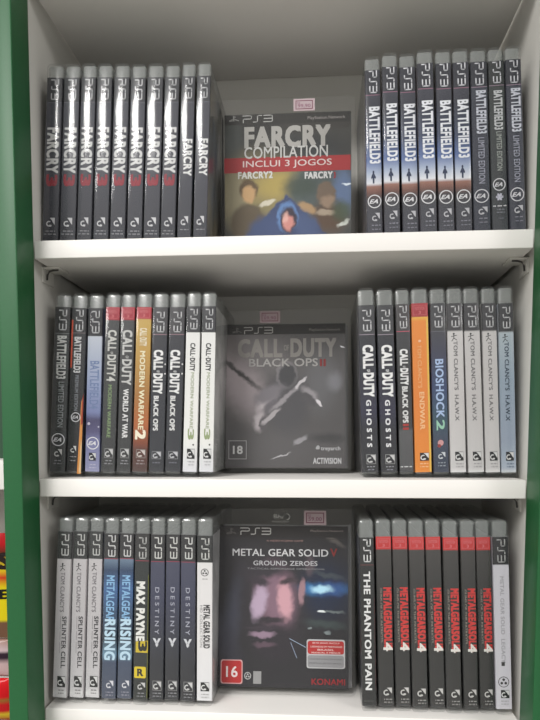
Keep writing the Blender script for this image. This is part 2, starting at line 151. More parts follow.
FRONTS = {'bot': {'Y': 42,
         'items': [('base', -67.6, 6.0, 60.4, 154.5, (34, 33, 38)), ('blob', -41.2, 122.0, 33.3, 25.5, 0, 0.9, (40, 38, 44), 1),
                   ('blob', -52.6, 74.2, 11.8, 43.1, 10, 0.9, (64, 66, 82), 0.8), ('blob', -57.1, 41.0, 13.7, 39.2, -20, 0.9, (50, 50, 64), 0.6),
                   ('blob', 37.1, 94.4, 33.0, 33.0, 0, 0.9, (18, 34, 62), 1), ('blob', 34.2, 96.3, 33.0, 6.8, 0, 1, (52, 128, 190), 0.9),
                   ('blob', 43.9, 96.4, 17.3, 8.6, 0, 1, (50, 52, 120), 0.6), ('blob', 34.2, 96.3, 12.6, 4.4, 0, 0.7, (180, 225, 245), 1),
                   ('blob', 44.8, 75.7, 13.4, 1.4, 5, 0.6, (120, 130, 130), 0.7), ('blob', 37.1, 64.4, 25.0, 4.8, 5, 0.8, (60, 72, 72), 0.8),
                   ('blob', 34.2, 76.0, 4.8, 1.4, 0, 0.4, (225, 230, 232), 1), ('blob', 39.9, 56.9, 3.9, 1.9, 0, 0.5, (120, 130, 132), 1),
                   ('blob', 22.6, 60.4, 2.9, 1.4, 0, 0.5, (120, 130, 132), 1), ('blob', 42.0, 108.6, 21.1, 2.9, 12, 0.8, (70, 78, 84), 0.7),
                   ('blob', 46.9, 141.0, 13.6, 2.9, 30, 0.8, (110, 104, 100), 0.6), ('blob', -14.4, 79.5, 37.2, 49.0, -8, 0.4, (40, 37, 44), 1),
                   ('blob', -10.5, 89.0, 23.3, 34.9, -10, 0.6, (124, 96, 112), 1), ('blob', -27.1, 84.0, 8.8, 19.6, 12, 0.5, (176, 156, 178), 1),
                   ('blob', -1.7, 86.3, 8.7, 21.3, -6, 0.5, (196, 150, 160), 1), ('blob', -28.3, 103.0, 13.9, 5.0, 8, 0.6, (52, 44, 54), 1),
                   ('blob', 1.1, 103.4, 10.8, 3.9, -10, 0.6, (60, 48, 56), 1), ('blob', 14.8, 94.1, 3.9, 13.6, 5, 0.4, (150, 118, 126), 1),
                   ('blob', -24.4, 112.6, 29.4, 7.8, -4, 0.6, (46, 42, 50), 1), ('blob', -10.3, 46.6, 25.2, 19.4, 0, 0.5, (38, 34, 42), 1),
                   ('blob', -24.0, 53.9, 14.7, 3.4, 0, 0.5, (140, 118, 136), 1), ('blob', -22.0, 44.5, 12.7, 3.4, 0, 0.6, (86, 68, 80), 1),
                   ('blob', -16.3, 67.2, 17.6, 3.9, -4, 0.6, (44, 38, 46), 1), ('blob', -24.0, 59.5, 21.3, 2.4, 0, 0.6, (54, 46, 56), 0.9),
                   ('blob', 22.6, 117.9, 5.8, 11.6, 0, 0.7, (90, 76, 84), 0.7), ('stroke', [(2.8, 50.6), (18.7, 43.0)], 0.5, (170, 190, 215)),
                   ('stroke', [(4.2, 46.9), (10.1, 33.1)], 0.5, (150, 165, 190)), ('ps3h', -46.5, 146.2, -15.8, 152.7, (186, 184, 182)),
                   ('psmark', -60.4, 145.9, -50.9, 152.6, (96, 92, 92)), ('recth', -62.3, 142.04999999999998, 62.4, 142.35, (70, 62, 60)),
                   ('txth', 'PlayStation.Network', 23.5, 148.7, 56.2, 151.1, (150, 140, 138), 0.0),
                   ('txth', 'A HIDEO KOJIMA GAME', -20.2, 139.3, 16.2, 141.4, (176, 140, 136), 0.0),
                   ('txth', 'METAL GEAR SOLID', -54.2, 126.2, 41.0, 132.9, (205, 205, 208), 0.015), ('txth', 'V', 43.0, 126.3, 49.8, 133.8, (130, 40, 40), 0.03),
                   ('txth', 'GROUND ZEROES', -33.3, 117.5, 30.3, 122.0, (186, 186, 190), 0.02),
                   ('txth', 'TACTICAL ESPIONAGE OPERATIONS', -39.2, 113.8, 37.1, 115.3, (150, 150, 154), 0.0), ('rrecth', -64.8, 8.6, -43.1, 30.6, (215, 165, 165)),
                   ('rrecth', -63.9, 9.5, -44.1, 29.6, (186, 44, 46)), ('txth', '16', -59.4, 14.6, -48.0, 24.6, (240, 225, 225), 0.02),
                   ('ringh', -38.0, 16.2, 3.3600000000000003, (190, 190, 190)), ('recth', -32.5, 9.1, -24.6, 20.5, (150, 150, 150)),
                   ('rrecth', 19.7, 24.3, 57.1, 50.5, (190, 190, 192)), ('rrecth', 20.7, 37.2, 56.0, 49.1, (180, 50, 50)), ('rrecth', 20.7, 25.2, 55.9, 36.1, (146, 146, 148)),
                   ('txth', 'ESTE JOGO INCLUI', 25.5, 46.2, 51.4, 48.0, (240, 205, 200), 0.02), ('txth', 'LEGENDAS EM PORTUGUES', 23.6, 43.2, 54.3, 44.7, (240, 205, 200), 0.02),
                   ('txth', 'BRASIL', 30.3, 40.3, 46.6, 42.0, (240, 205, 200), 0.02), ('txth', 'MANUAL E MENUS', 24.5, 37.8, 52.4, 39.3, (240, 205, 200), 0.02),
                   ('txth', 'CONTEM AUDIO EM INGLES', 22.6, 32.1, 54.3, 33.3, (110, 110, 112), 0.0), ('txth', 'PORTUGUES DO BRASIL', 22.6, 28.4, 54.2, 29.6, (110, 110, 112), 0.0),
                   ('txth', 'KONAMI', 24.5, 9.6, 57.0, 15.3, (150, 36, 44), 0.02), ('bluray', -18.8, 157.0, 8.8, 166.9, (175, 175, 172)), ('sticker', 16.9, 155.5, 39.0, 169.6)],
         's': 0.965,
         'sz': 1.02,
         'tilt': 6,
         'x': 225.4},
 'mid': {'Y': 96,
         'items': [('base', -66.1, 5.1, 61.3, 156.0, (85, 83, 84)), ('blob', -49.0, 95.4, 27.3, 48.3, -20, 0.8, (160, 150, 154), 1),
                   ('blob', -26.0, 128.0, 52.0, 27.0, 35, 0.9, (110, 106, 108), 0.8), ('blob', -53.2, 106.3, 42.0, 3.2, 38, 0.8, (60, 58, 60), 1),
                   ('blob', -57.5, 133.8, 10.5, 23.1, 0, 0.8, (98, 92, 92), 0.6), ('blob', 34.2, 94.6, 22.7, 41.2, 0, 0.9, (108, 108, 112), 0.7),
                   ('blob', 49.7, 94.5, 10.2, 12.2, 0, 0.8, (130, 130, 136), 0.8), ('blob', -1.9, 29.8, 61.8, 22.7, 0, 0.9, (90, 88, 90), 1),
                   ('blob', -59.2, 29.9, 12.5, 27.0, 0, 0.9, (80, 79, 82), 0.6), ('blob', -3.1, 149.6, 64.5, 3.1, 0, 0.2, (44, 42, 42), 1),
                   ('blob', 44.4, 36.2, 26.8, 6.2, 0, 0.8, (62, 62, 64), 0.8), ('blob', -0.9, 73.2, 27.8, 37.1, 0, 0.5, (80, 79, 83), 1),
                   ('blob', -1.0, 102.6, 11.6, 15.6, 0, 0.3, (150, 146, 150), 0.9), ('blob', -0.5, 101.5, 10.7, 14.6, 0, 0.3, (66, 66, 70), 1),
                   ('blob', -21.7, 75.5, 16.6, 7.3, -45, 0.7, (196, 188, 192), 1), ('blob', -17.6, 71.1, 14.6, 6.2, -45, 0.7, (104, 100, 106), 1),
                   ('blob', -30.0, 53.8, 7.3, 12.5, 10, 0.6, (178, 170, 174), 1), ('blob', -19.7, 82.0, 20.8, 9.4, -30, 0.6, (120, 116, 122), 1),
                   ('blob', -25.9, 51.6, 5.2, 9.4, 10, 0.4, (92, 88, 92), 1), ('blob', -17.5, 59.2, 14.4, 3.1, -40, 0.4, (170, 165, 168), 1),
                   ('blob', 23.9, 81.7, 12.4, 6.2, 40, 0.6, (150, 146, 150), 1), ('blob', 21.8, 77.4, 11.3, 5.2, 40, 0.4, (84, 82, 86), 1),
                   ('blob', 33.2, 73.0, 5.1, 2.1, 45, 0.3, (220, 216, 220), 1), ('blob', -3.0, 77.6, 24.7, 3.1, -40, 0.6, (150, 146, 150), 1),
                   ('blob', 13.6, 93.7, 9.3, 2.1, -42, 0.3, (200, 196, 200), 1), ('blob', 13.6, 34.1, 9.3, 3.1, -30, 0.5, (150, 148, 152), 1),
                   ('blob', -7.1, 18.0, 11.4, 1.1, -16, 0.5, (178, 176, 180), 1), ('blob', 57.9, 130.8, 3.1, 1.0, 20, 0.4, (235, 235, 240), 1),
                   ('ps3h', -46.6, 145.9, -15.6, 152.9, (176, 174, 172)), ('psmark', -58.7, 146.4, -49.7, 152.5, (110, 108, 106)),
                   ('txth', 'PlayStation.Network', 22.9, 147.1, 55.9, 150.8, (140, 138, 134), 0.0), ('txth', 'CALL-DUTY', -53.3, 120.5, 51.8, 140.4, (146, 143, 140), 0.06),
                   ('txth', 'BLACK OPS', -41.2, 111.0, 32.2, 119.4, (172, 170, 168), 0.02), ('txth', 'II', 34.2, 110.9, 40.4, 118.5, (140, 52, 54), 0.05),
                   ('frame', -62.9, 14.2, -43.5, 33.8, (176, 174, 176)), ('txth', '18', -58.2, 19.6, -47.7, 28.3, (225, 225, 225), 0.03),
                   ('txth', 'treyarch', 35.2, 22.2, 55.7, 27.6, (196, 196, 198), 0.03), ('blob', 32.1, 26.0, 2.1, 2.6, 0, 0.3, (170, 170, 172), 1),
                   ('txth', 'ACTIVISION', 27.0, 9.3, 56.7, 15.8, (200, 200, 202), 0.05), ('sticker', -29.8, 156.6, -7.8, 171.6)],
         's': 0.96,
         'sz': 0.979,
         'tilt': 3,
         'x': 224.2},
 'top': {'Y': 90,
         'items': [('base', -63.2, 24.6, 63.2, 157.4, (62, 62, 60)), ('blob', -25.2, 147.0, 116.4, 13.6, 0, 0.1, (56, 54, 52), 1),
                   ('blob', -23.4, 74.4, 54.3, 50.4, 0, 0.5, (136, 126, 90), 1), ('blob', -10.8, 81.0, 33.0, 19.4, -10, 0.8, (176, 156, 86), 0.9),
                   ('blob', -52.7, 70.3, 15.7, 39.2, 0, 0.7, (150, 142, 116), 0.8), ('blob', 32.6, 63.0, 38.4, 57.6, 0, 0.4, (78, 88, 88), 1),
                   ('blob', 55.6, 72.2, 13.3, 32.3, 0, 0.7, (96, 116, 150), 1), ('blob', 13.4, 78.3, 21.1, 13.4, 0, 0.7, (60, 72, 64), 0.8),
                   ('blob', -35.0, 139.4, 34.9, 21.3, 0, 0.8, (34, 34, 36), 0.8), ('blob', 13.4, 117.9, 57.6, 19.2, 0, 0.8, (34, 38, 44), 0.7),
                   ('blob', -56.5, 130.2, 13.7, 29.4, 0, 0.8, (92, 98, 96), 0.6), ('blob', -39.1, 42.0, 19.6, 21.6, -10, 0.25, (92, 80, 62), 1),
                   ('blob', -39.0, 76.9, 10.2, 12.6, -5, 0.25, (96, 78, 54), 1), ('blob', -39.0, 71.9, 7.8, 10.2, 0, 0.35, (200, 162, 116), 1),
                   ('blob', -35.2, 55.8, 8.8, 4.9, 10, 0.5, (96, 84, 66), 1), ('blob', -20.6, 62.4, 9.8, 2.9, -20, 0.4, (215, 208, 190), 0.9),
                   ('blob', 42.2, 45.9, 22.8, 20.9, 10, 0.6, (92, 72, 58), 1), ('blob', 38.3, 70.7, 10.6, 13.4, 0, 0.25, (112, 96, 82), 1),
                   ('blob', 40.3, 62.7, 8.5, 7.6, 0, 0.5, (150, 128, 108), 1), ('blob', 19.1, 56.4, 11.5, 5.8, 25, 0.5, (170, 140, 104), 1),
                   ('blob', 38.3, 50.9, 11.5, 3.8, 0, 0.5, (176, 160, 140), 0.9), ('blob', 59.4, 80.0, 5.7, 1.5, 0, 0.4, (225, 235, 245), 1),
                   ('blob', 55.6, 39.6, 7.6, 2.8, -30, 0.4, (210, 214, 205), 1), ('blob', 53.7, 52.5, 11.4, 13.3, 0, 0.6, (70, 86, 66), 0.8),
                   ('dia', -1.2, 23.1, 46.6, 48.5, 0, 0.06, (60, 72, 108), 1), ('blob', 0.7, 33.0, 14.6, 32.0, 0, 0.4, (56, 70, 108), 1),
                   ('blob', -21.6, 33.6, 23.3, 17.5, -35, 0.5, (62, 78, 118), 1), ('blob', 19.1, 36.6, 13.4, 21.1, -35, 0.6, (70, 86, 124), 1),
                   ('blob', -0.2, 47.0, 11.2, 17.5, 0, 0.2, (96, 130, 180), 1), ('blob', 0.8, 44.0, 9.1, 15.4, 0, 0.25, (56, 48, 62), 1),
                   ('blob', 0.7, 41.0, 6.3, 9.7, 0, 0.4, (205, 140, 132), 1), ('blob', -2.1, 47.0, 3.8, 6.7, 0, 0.6, (226, 178, 168), 0.8),
                   ('recth', -72.7, 94.6, 62.7, 110.3, (172, 62, 66)), ('ps3h', -44.7, 147.1, -14.6, 154.7, (190, 190, 188)),
                   ('psmark', -58.4, 148.4, -49.1, 154.7, (150, 150, 148)), ('txth', 'PlayStation.Network', 20.2, 147.3, 57.5, 151.5, (165, 160, 158), 0.0),
                   ('txth', 'FARCRY', -43.3, 119.9, 43.2, 142.7, (178, 176, 172), 0.06), ('txth', 'COMPILATION', -43.3, 109.1, 40.3, 121.3, (205, 205, 203), 0.012),
                   ('txth', 'INCLUI 3 JOGOS', -44.8, 98.2, 44.1, 106.9, (232, 214, 212), 0.01), ('txth', 'FARCRY2', -49.7, 88.1, -14.7, 95.6, (224, 224, 218), 0.05),
                   ('txth', 'FARCRY', 17.2, 86.3, 45.1, 93.6, (220, 220, 220), 0.05), ('txth', '3', 46.0, 86.2, 47.9, 92.7, (170, 40, 40), 0.05),
                   ('sticker', 6.2, 156.4, 27.4, 171.4)],
         's': 1.0,
         'sz': 0.952,
         'tilt': 0,
         'x': 224.9}}
CAM = {'cx': 256.80758, 'cy': -591.15291, 'cz': -341.9696, 'yaw': -0.07297, 'pitch': -0.01524, 'roll': -0.00182, 'f': 679.44231, 'py': 448.50019, 'z1t': -165.69324, 'z2t': -378.00068, 'z3t': -584.39947, 'dep': 177.20736, 'zc1': 61.87927, 'prot': 35.45519, 'tapL': -0.01767, 'tapR': 0.02618, 'Yt': 25.56932, 'Ym': 25.44974, 'Yb': 11.4892, 'Ft': 88.8055, 'Fm': 114.74249, 'Fb': 59.94574}
MM = 0.001
BASE = 1.35                       # height of the middle board above the floor (m)
ZQ = CAM['z2t']                   # tables keep board heights in the survey frame
Z1, Z2, Z3, ZC = [CAM[k]-ZQ for k in ('z1t', 'z2t', 'z3t', 'zc1')]
DEP = CAM['dep']; PROT = CAM['prot']; TH = 16.0; W = 442.0
def XL(z): return CAM['tapL']*(z+ZQ)
def XR(z): return W+CAM['tapR']*(z+ZQ)
def P(x, y, z): return Vector((x*MM, y*MM, z*MM+BASE))
scene = bpy.context.scene
C = scene.collection

# ---------------------------------------------------------------- materials
def lin(c):
    o = []
    for v in c[:3]:
        v = v/255.0
        o.append(v/12.92 if v <= .04045 else ((v+.055)/1.055)**2.4)
    return o+[1.0]
_m = {}
def plain(name, c, rough=.5, spec=.5, bump=0, bscale=300, var=0):
    if name in _m: return _m[name]
    m = bpy.data.materials.new(name); m.use_nodes = True; n = m.node_tree.nodes; l = m.node_tree.links
    b = n['Principled BSDF']; b.inputs['Base Color'].default_value = lin(c)
    b.inputs['Roughness'].default_value = rough; b.inputs['Specular IOR Level'].default_value = spec
    if bump or var:
        tc = n.new('ShaderNodeTexCoord'); no = n.new('ShaderNodeTexNoise'); no.inputs['Scale'].default_value = bscale
        no.inputs['Detail'].default_value = 4
        l.new(tc.outputs['Object'], no.inputs['Vector'])
        if bump:
            bp = n.new('ShaderNodeBump'); bp.inputs['Strength'].default_value = bump; bp.inputs['Distance'].default_value = .0004
            l.new(no.outputs['Fac'], bp.inputs['Height']); l.new(bp.outputs['Normal'], b.inputs['Normal'])
        if var:
            cr = n.new('ShaderNodeValToRGB')
            k = lin(c); cr.color_ramp.elements[0].color = [v*(1-var) for v in k[:3]]+[1]
            cr.color_ramp.elements[1].color = [min(1, v*(1+var)) for v in k[:3]]+[1]
            cr.color_ramp.elements[0].position = .3; cr.color_ramp.elements[1].position = .7
            l.new(no.outputs['Fac'], cr.inputs['Fac']); l.new(cr.outputs['Color'], b.inputs['Base Color'])
    _m[name] = m; return m
def press(v): return v*(.70+.24*min(1.0, v/150.0))      # printing ink values
def ink(c):
    c = tuple(c)
    return plain('ink_%d_%d_%d' % c, [press(v) for v in c], .55, .2)
def ramp_mat(name, stops):
    m = bpy.data.materials.new(name); m.use_nodes = True; n = m.node_tree.nodes; l = m.node_tree.links
    b = n['Principled BSDF']; b.inputs['Roughness'].default_value = .55; b.inputs['Specular IOR Level'].default_value = .2
    tc = n.new('ShaderNodeTexCoord'); sp = n.new('ShaderNodeSeparateXYZ'); l.new(tc.outputs['Object'], sp.inputs[0])
    mu = n.new('ShaderNodeMath'); mu.operation = 'MULTIPLY'; mu.inputs[1].default_value = 1/.175
    l.new(sp.outputs['Z'], mu.inputs[0])
    cr = n.new('ShaderNodeValToRGB'); l.new(mu.outputs[0], cr.inputs['Fac'])
    st = sorted((max(0, min(1, v/175.)), c) for v, c in stops)
    e = cr.color_ramp.elements
    e[0].position = st[0][0]; e[0].color = lin([press(v) for v in st[0][1]])
    e[1].position = st[-1][0]; e[1].color = lin([press(v) for v in st[-1][1]])
    for p, c in st[1:-1]:
        k = e.new(p); k.color = lin([press(v) for v in c])
    l.new(cr.outputs['Color'], b.inputs['Base Color'])
    return m
def plastic(name, haze=.12, tint=.93, rough=.1, hz=(190, 194, 194), gloss=1.0):
    m = bpy.data.materials.new(name); m.use_nodes = True; n = m.node_tree.nodes; l = m.node_tree.links
    n.remove(n['Principled BSDF']); out = n['Material Output']
    t = n.new('ShaderNodeBsdfTransparent'); t.inputs[0].default_value = (tint, tint, tint, 1)
    d = n.new('ShaderNodeBsdfDiffuse'); d.inputs[0].default_value = lin(hz)
    g = n.new('ShaderNodeBsdfGlossy'); g.inputs['Roughness'].default_value = rough
    mx = n.new('ShaderNodeMixShader'); mx.inputs[0].default_value = haze
    l.new(t.outputs[0], mx.inputs[1]); l.new(d.outputs[0], mx.inputs[2])
    fr = n.new('ShaderNodeFresnel'); fr.inputs[0].default_value = 1.5
    ge = n.new('ShaderNodeNewGeometry')
    inv = n.new('ShaderNodeMath'); inv.operation = 'SUBTRACT'; inv.inputs[0].default_value = gloss; l.new(ge.outputs['Backfacing'], inv.inputs[1])
    cl = n.new('ShaderNodeMath'); cl.operation = 'MULTIPLY'; cl.use_clamp = True
    l.new(inv.outputs[0], cl.inputs[0]); l.new(fr.outputs[0], cl.inputs[1])
    m2 = n.new('ShaderNodeMixShader'); l.new(cl.outputs[0], m2.inputs[0]); l.new(mx.outputs[0], m2.inputs[1]); l.new(g.outputs[0], m2.inputs[2])
    l.new(m2.outputs[0], out.inputs['Surface'])
    return m
SHELL = plastic('clear_case_plastic', .045, .96, .14)
TRAY = plastic('frosted_tray_plastic', .26, .9, .25, (205, 210, 207), .7)
SHELLF = plastic('clear_front_plastic', .035, .97, .07, (170, 168, 160))
PAPER = ink((170, 170, 172))

# ---------------------------------------------------------------- mesh helpers
class MB:
    """collects polygons with a material each, then links them as one mesh object"""
    def __init__(s): s.v = []; s.f = []; s.mi = []; s.m = []
    def slot(s, m):
        if m not in s.m: s.m.append(m)
        return s.m.index(m)
    def poly(s, pts, m):
        i = len(s.v); s.v += [tuple(c*MM for c in p) for p in pts]
        s.f.append(tuple(range(i, i+len(pts)))); s.mi.append(s.slot(m))
    def mesh(s, vs, fs, m):
        i = len(s.v); s.v += [tuple(c*MM for c in p) for p in vs]; k = s.slot(m)
        for f in fs: s.f.append(tuple(i+a for a in f)); s.mi.append(k)
    def box(s, x0, x1, y0, y1, z0, z1, m):
        v = [(x, y, z) for x in (x0, x1) for y in (y0, y1) for z in (z0, z1)]
        s.mesh(v, [(0, 1, 3, 2), (4, 6, 7, 5), (0, 4, 5, 1), (2, 3, 7, 6), (0, 2, 6, 4), (1, 5, 7, 3)], m)
    def build(s, name, parent=None, smooth=False, bevel=0, loc=None):
        me = bpy.data.meshes.new(name); me.from_pydata(s.v, [], s.f)
        for m in s.m: me.materials.append(m)
        me.polygons.foreach_set('material_index', s.mi)
        me.validate(); me.update()
        if bevel:
            bm = bmesh.new(); bm.from_mesh(me)
            bmesh.ops.remove_doubles(bm, verts=bm.verts, dist=1e-6)
            bmesh.ops.bevel(bm, geom=bm.edges[:], offset=bevel*MM, segments=3, affect='EDGES', profile=.5)
            bm.to_mesh(me); bm.free()
        if smooth:
            for p in me.polygons: p.use_smooth = True
            try: me.set_sharp_from_angle(angle=math.radians(smooth if smooth is not True else 40))
            except Exception: pass
        o = bpy.data.objects.new(name, me); C.objects.link(o)
        if parent: o.parent = parent
        if loc is not None: o.location = loc
        return o
def thing(name, label, cat, loc=(0, 0, 0), rot=(0, 0, 0), group=None):
    o = bpy.data.objects.new(name, None); C.objects.link(o); o.empty_display_size = .02
    o.location = loc; o.rotation_euler = rot; o['label'] = label; o['category'] = cat
    if group: o['group'] = group
    return o

_t = {}
def glyphs(text, bold):
    k = (text, bold)
    if k in _t: return _t[k]
    cu = bpy.data.curves.new('t', 'FONT'); cu.body = text; cu.size = 1; cu.resolution_u = 3; cu.offset = 0; cu.space_character = 1+bold*1.6
    ob = bpy.data.objects.new('t', cu); C.objects.link(ob)
    dg = bpy.context.evaluated_depsgraph_get(); dg.update()
    me = bpy.data.meshes.new_from_object(ob.evaluated_get(dg))
    vs = [v.co.copy() for v in me.vertices]; fs = [tuple(p.vertices) for p in me.polygons]
    if bold > .005:                         # embolden by stroking the glyphs at small offsets
        n0 = len(vs); b = bold*.8; v2 = []; f2 = []
        for q, (dx, dy) in enumerate(((-b, -b), (b, -b), (b, b), (-b, b))):
            v2 += [v+Vector((dx, dy*.8, q)) for v in vs]; f2 += [tuple(i+q*n0 for i in f) for f in fs]
        vs, fs = v2, f2
    x0 = min(v.x for v in vs); x1 = max(v.x for v in vs); y0 = min(v.y for v in vs); y1 = max(v.y for v in vs)
    r = ([((v.x-x0)/(x1-x0 or 1), (v.y-y0)/(y1-y0 or 1), v.z) for v in vs], fs)
    bpy.data.objects.remove(ob); bpy.data.curves.remove(cu); bpy.data.meshes.remove(me)
    _t[k] = r; return r
PS3_STROKES = [[(0, .94), (.25, .94), (.29, .86), (.29, .58), (.25, .5), (.04, .5), (.015, .44), (.015, 0)],
               [(.35, .06), (.45, .06), (.49, .14), (.49, .86), (.53, .94), (.63, .94)],
               [(.70, .94), (.94, .94), (.985, .86), (.985, .14), (.94, .06), (.70, .06)], [(.71, .5), (.97, .5)]]
class Plate:
    """prints on a flat sheet: place(r, h, layer) -> local millimetres"""
    def __init__(s, mb, y0, step=.05, cap=20): s.mb = mb; s.y0 = y0; s.step = step; s.n = 0; s.cap = cap
    def lay(s): s.n += 1; return s.y0-s.step*min(s.n, s.cap)
    def ribbon(s, pts, w, m, y):
        for a, b in zip(pts, pts[1:]):
            dx, dz = b[0]-a[0], b[1]-a[1]; L = math.hypot(dx, dz) or 1; dx /= L; dz /= L; e = w*.35
            ax, az = a[0]-dx*e, a[1]-dz*e; bx, bz = b[0]+dx*e, b[1]+dz*e; nx, nz = -dz*w/2, dx*w/2
            s.mb.poly([(ax-nx, y, az-nz), (bx-nx, y, bz-nz), (bx+nx, y, bz+nz), (ax+nx, y, az+nz)], m)
    def text(s, t, bold, f, m):
        if t.startswith('CALL-DUTY'):          # the two-letter word sits small between the big ones
            e = .9 if t.endswith('4') else 1.0
            parts = [('CALL', 0, .455, 0, 1), ('OF', .47, .52, .36, .66), ('DUTY', .535, 1, 0, 1)]
            for w_, a_, b_, c_, d_ in parts:
                s.text(w_, bold if w_ != 'OF' else .02, lambda r, h, a_=a_, b_=b_, c_=c_, d_=d_: f((a_+(b_-a_)*r)*e, c_+(d_-c_)*h), m)
            if e < 1: s.text('4', bold, lambda r, h: f(.91+.09*r, h), m)
            return
        y = s.lay(); vs, fs = glyphs(t, bold)
        s.mb.mesh([(f(r, h)[0], y-.009*q, f(r, h)[1]) for r, h, q in vs], fs, m)
    def disc(s, x, z, rx, rz, m, n=20):
        y = s.lay(); s.mb.poly([(x+rx*math.cos(2*math.pi*i/n), y, z+rz*math.sin(2*math.pi*i/n)) for i in range(n)], m)
    def ring(s, x, z, r, w, m, n=24, a0=0, a1=2*math.pi):
        y = s.lay()
        for i in range(n):
            a = a0+(a1-a0)*i/n; b = a0+(a1-a0)*(i+1)/n
            s.mb.poly([(x+k*math.cos(t), y, z+k*math.sin(t)) for k, t in ((r-w, a), (r, a), (r, b), (r-w, b))], m)
    def rect(s, x0, x1, z0, z1, m): y = s.lay(); s.mb.poly([(x0, y, z0), (x1, y, z0), (x1, y, z1), (x0, y, z1)], m)
    def rrect(s, x0, x1, z0, z1, m, r=1.4):
        y = s.lay(); pts = []
        for cx, cz, a in ((x1-r, z0+r, -90), (x1-r, z1-r, 0), (x0+r, z1-r, 90), (x0+r, z0+r, 180)):
            for k in range(5): t = math.radians(a+22.5*k); pts.append((cx+r*math.cos(t), y, cz+r*math.sin(t)))
        s.mb.poly(pts, m)
    def frame(s, x0, x1, z0, z1, w, m):
        y = s.lay()
        for a in ((x0, x1, z0, z0+w), (x0, x1, z1-w, z1), (x0, x0+w, z0+w, z1-w), (x1-w, x1, z0+w, z1-w)):
            s.mb.poly([(a[0], y, a[2]), (a[1], y, a[2]), (a[1], y, a[3]), (a[0], y, a[3])], m)

# ---------------------------------------------------------------- the disc case seen spine-on
T0 = 14.4; CW = 135.0; CH = 171.0; AW = T0-1.1
def spine_shell_mesh():
    mb = MB(); t = T0/2; prof = []
    sag = 1.5
    # convex spine, rounded hinge corners, flat sides, rounded opening edge
    for i in range(13):
        x = -t+.9+(2*t-1.8)*i/12; prof.append((x, .1+.62*(x/(t-.9))**2))
    prof += [(t-.35, 1.25), (t-.05, 2.1), (t, 3.2), (t, CW-2.5), (t-.6, CW-.7), (t-2.2, CW)]
    prof += [(-t+2.2, CW), (-t+.6, CW-.7), (-t, CW-2.5), (-t, 3.2), (-t+.05, 2.1), (-t+.35, 1.25)]
    n = len(prof)
    def ringz(z, k):
        return [((x/t)*(t-k) if abs(x) > 0 else 0, CW/2+(y-CW/2)*(1-2*k/CW), z) for x, y in prof]
    lv = [(0, 2.2), (.5, 1.1), (1.4, .35), (2.8, 0), (CH-4.5, 0), (CH-2.6, .4), (CH-1.1, 1.2), (CH-.2, 2.6), (CH, 3.6)]
    vs = []; fs = []
    for z, k in lv: vs += ringz(z, k)
    for a in range(len(lv)-1):
        for i in range(n):
            j = (i+1) % n; fs.append((a*n+i, a*n+j, (a+1)*n+j, (a+1)*n+i))
    fs.append(tuple(reversed(range(n)))); fs.append(tuple(range((len(lv)-1)*n, len(lv)*n)))
    mb.mesh(vs, fs, SHELL)
    return mb
def draw_logo(pl, x0, x1, z0, z1, c, var=None):
    w = x1-x0; h = z1-z0; light = c
    if sum(c) < 300 or var == 2:
        pl.rect(x0, x1, z0, z1, ink(c)); light = (215, 215, 215)
    elif var == 1:
        pl.frame(x0-.3, x1+.3, z0-.3, z1+.3, .4, ink([int(v*.75) for v in c]))
    m = ink(light); y = pl.lay()
    pl.mb.poly([(x0+w*a, y, z0+h*b) for a, b in ((.42, .95), (.98, .95), (.98, .3), (.8, .5), (.66, .72))], m)
    pl.ring(x0+w*.36, z0+h*.4, min(w, h)*.33, min(w, h)*.13, m, 14, math.radians(60), math.radians(330))
    pl.disc(x0+w*.5, z0+h*.22, w*.16, h*.1, m, 10)
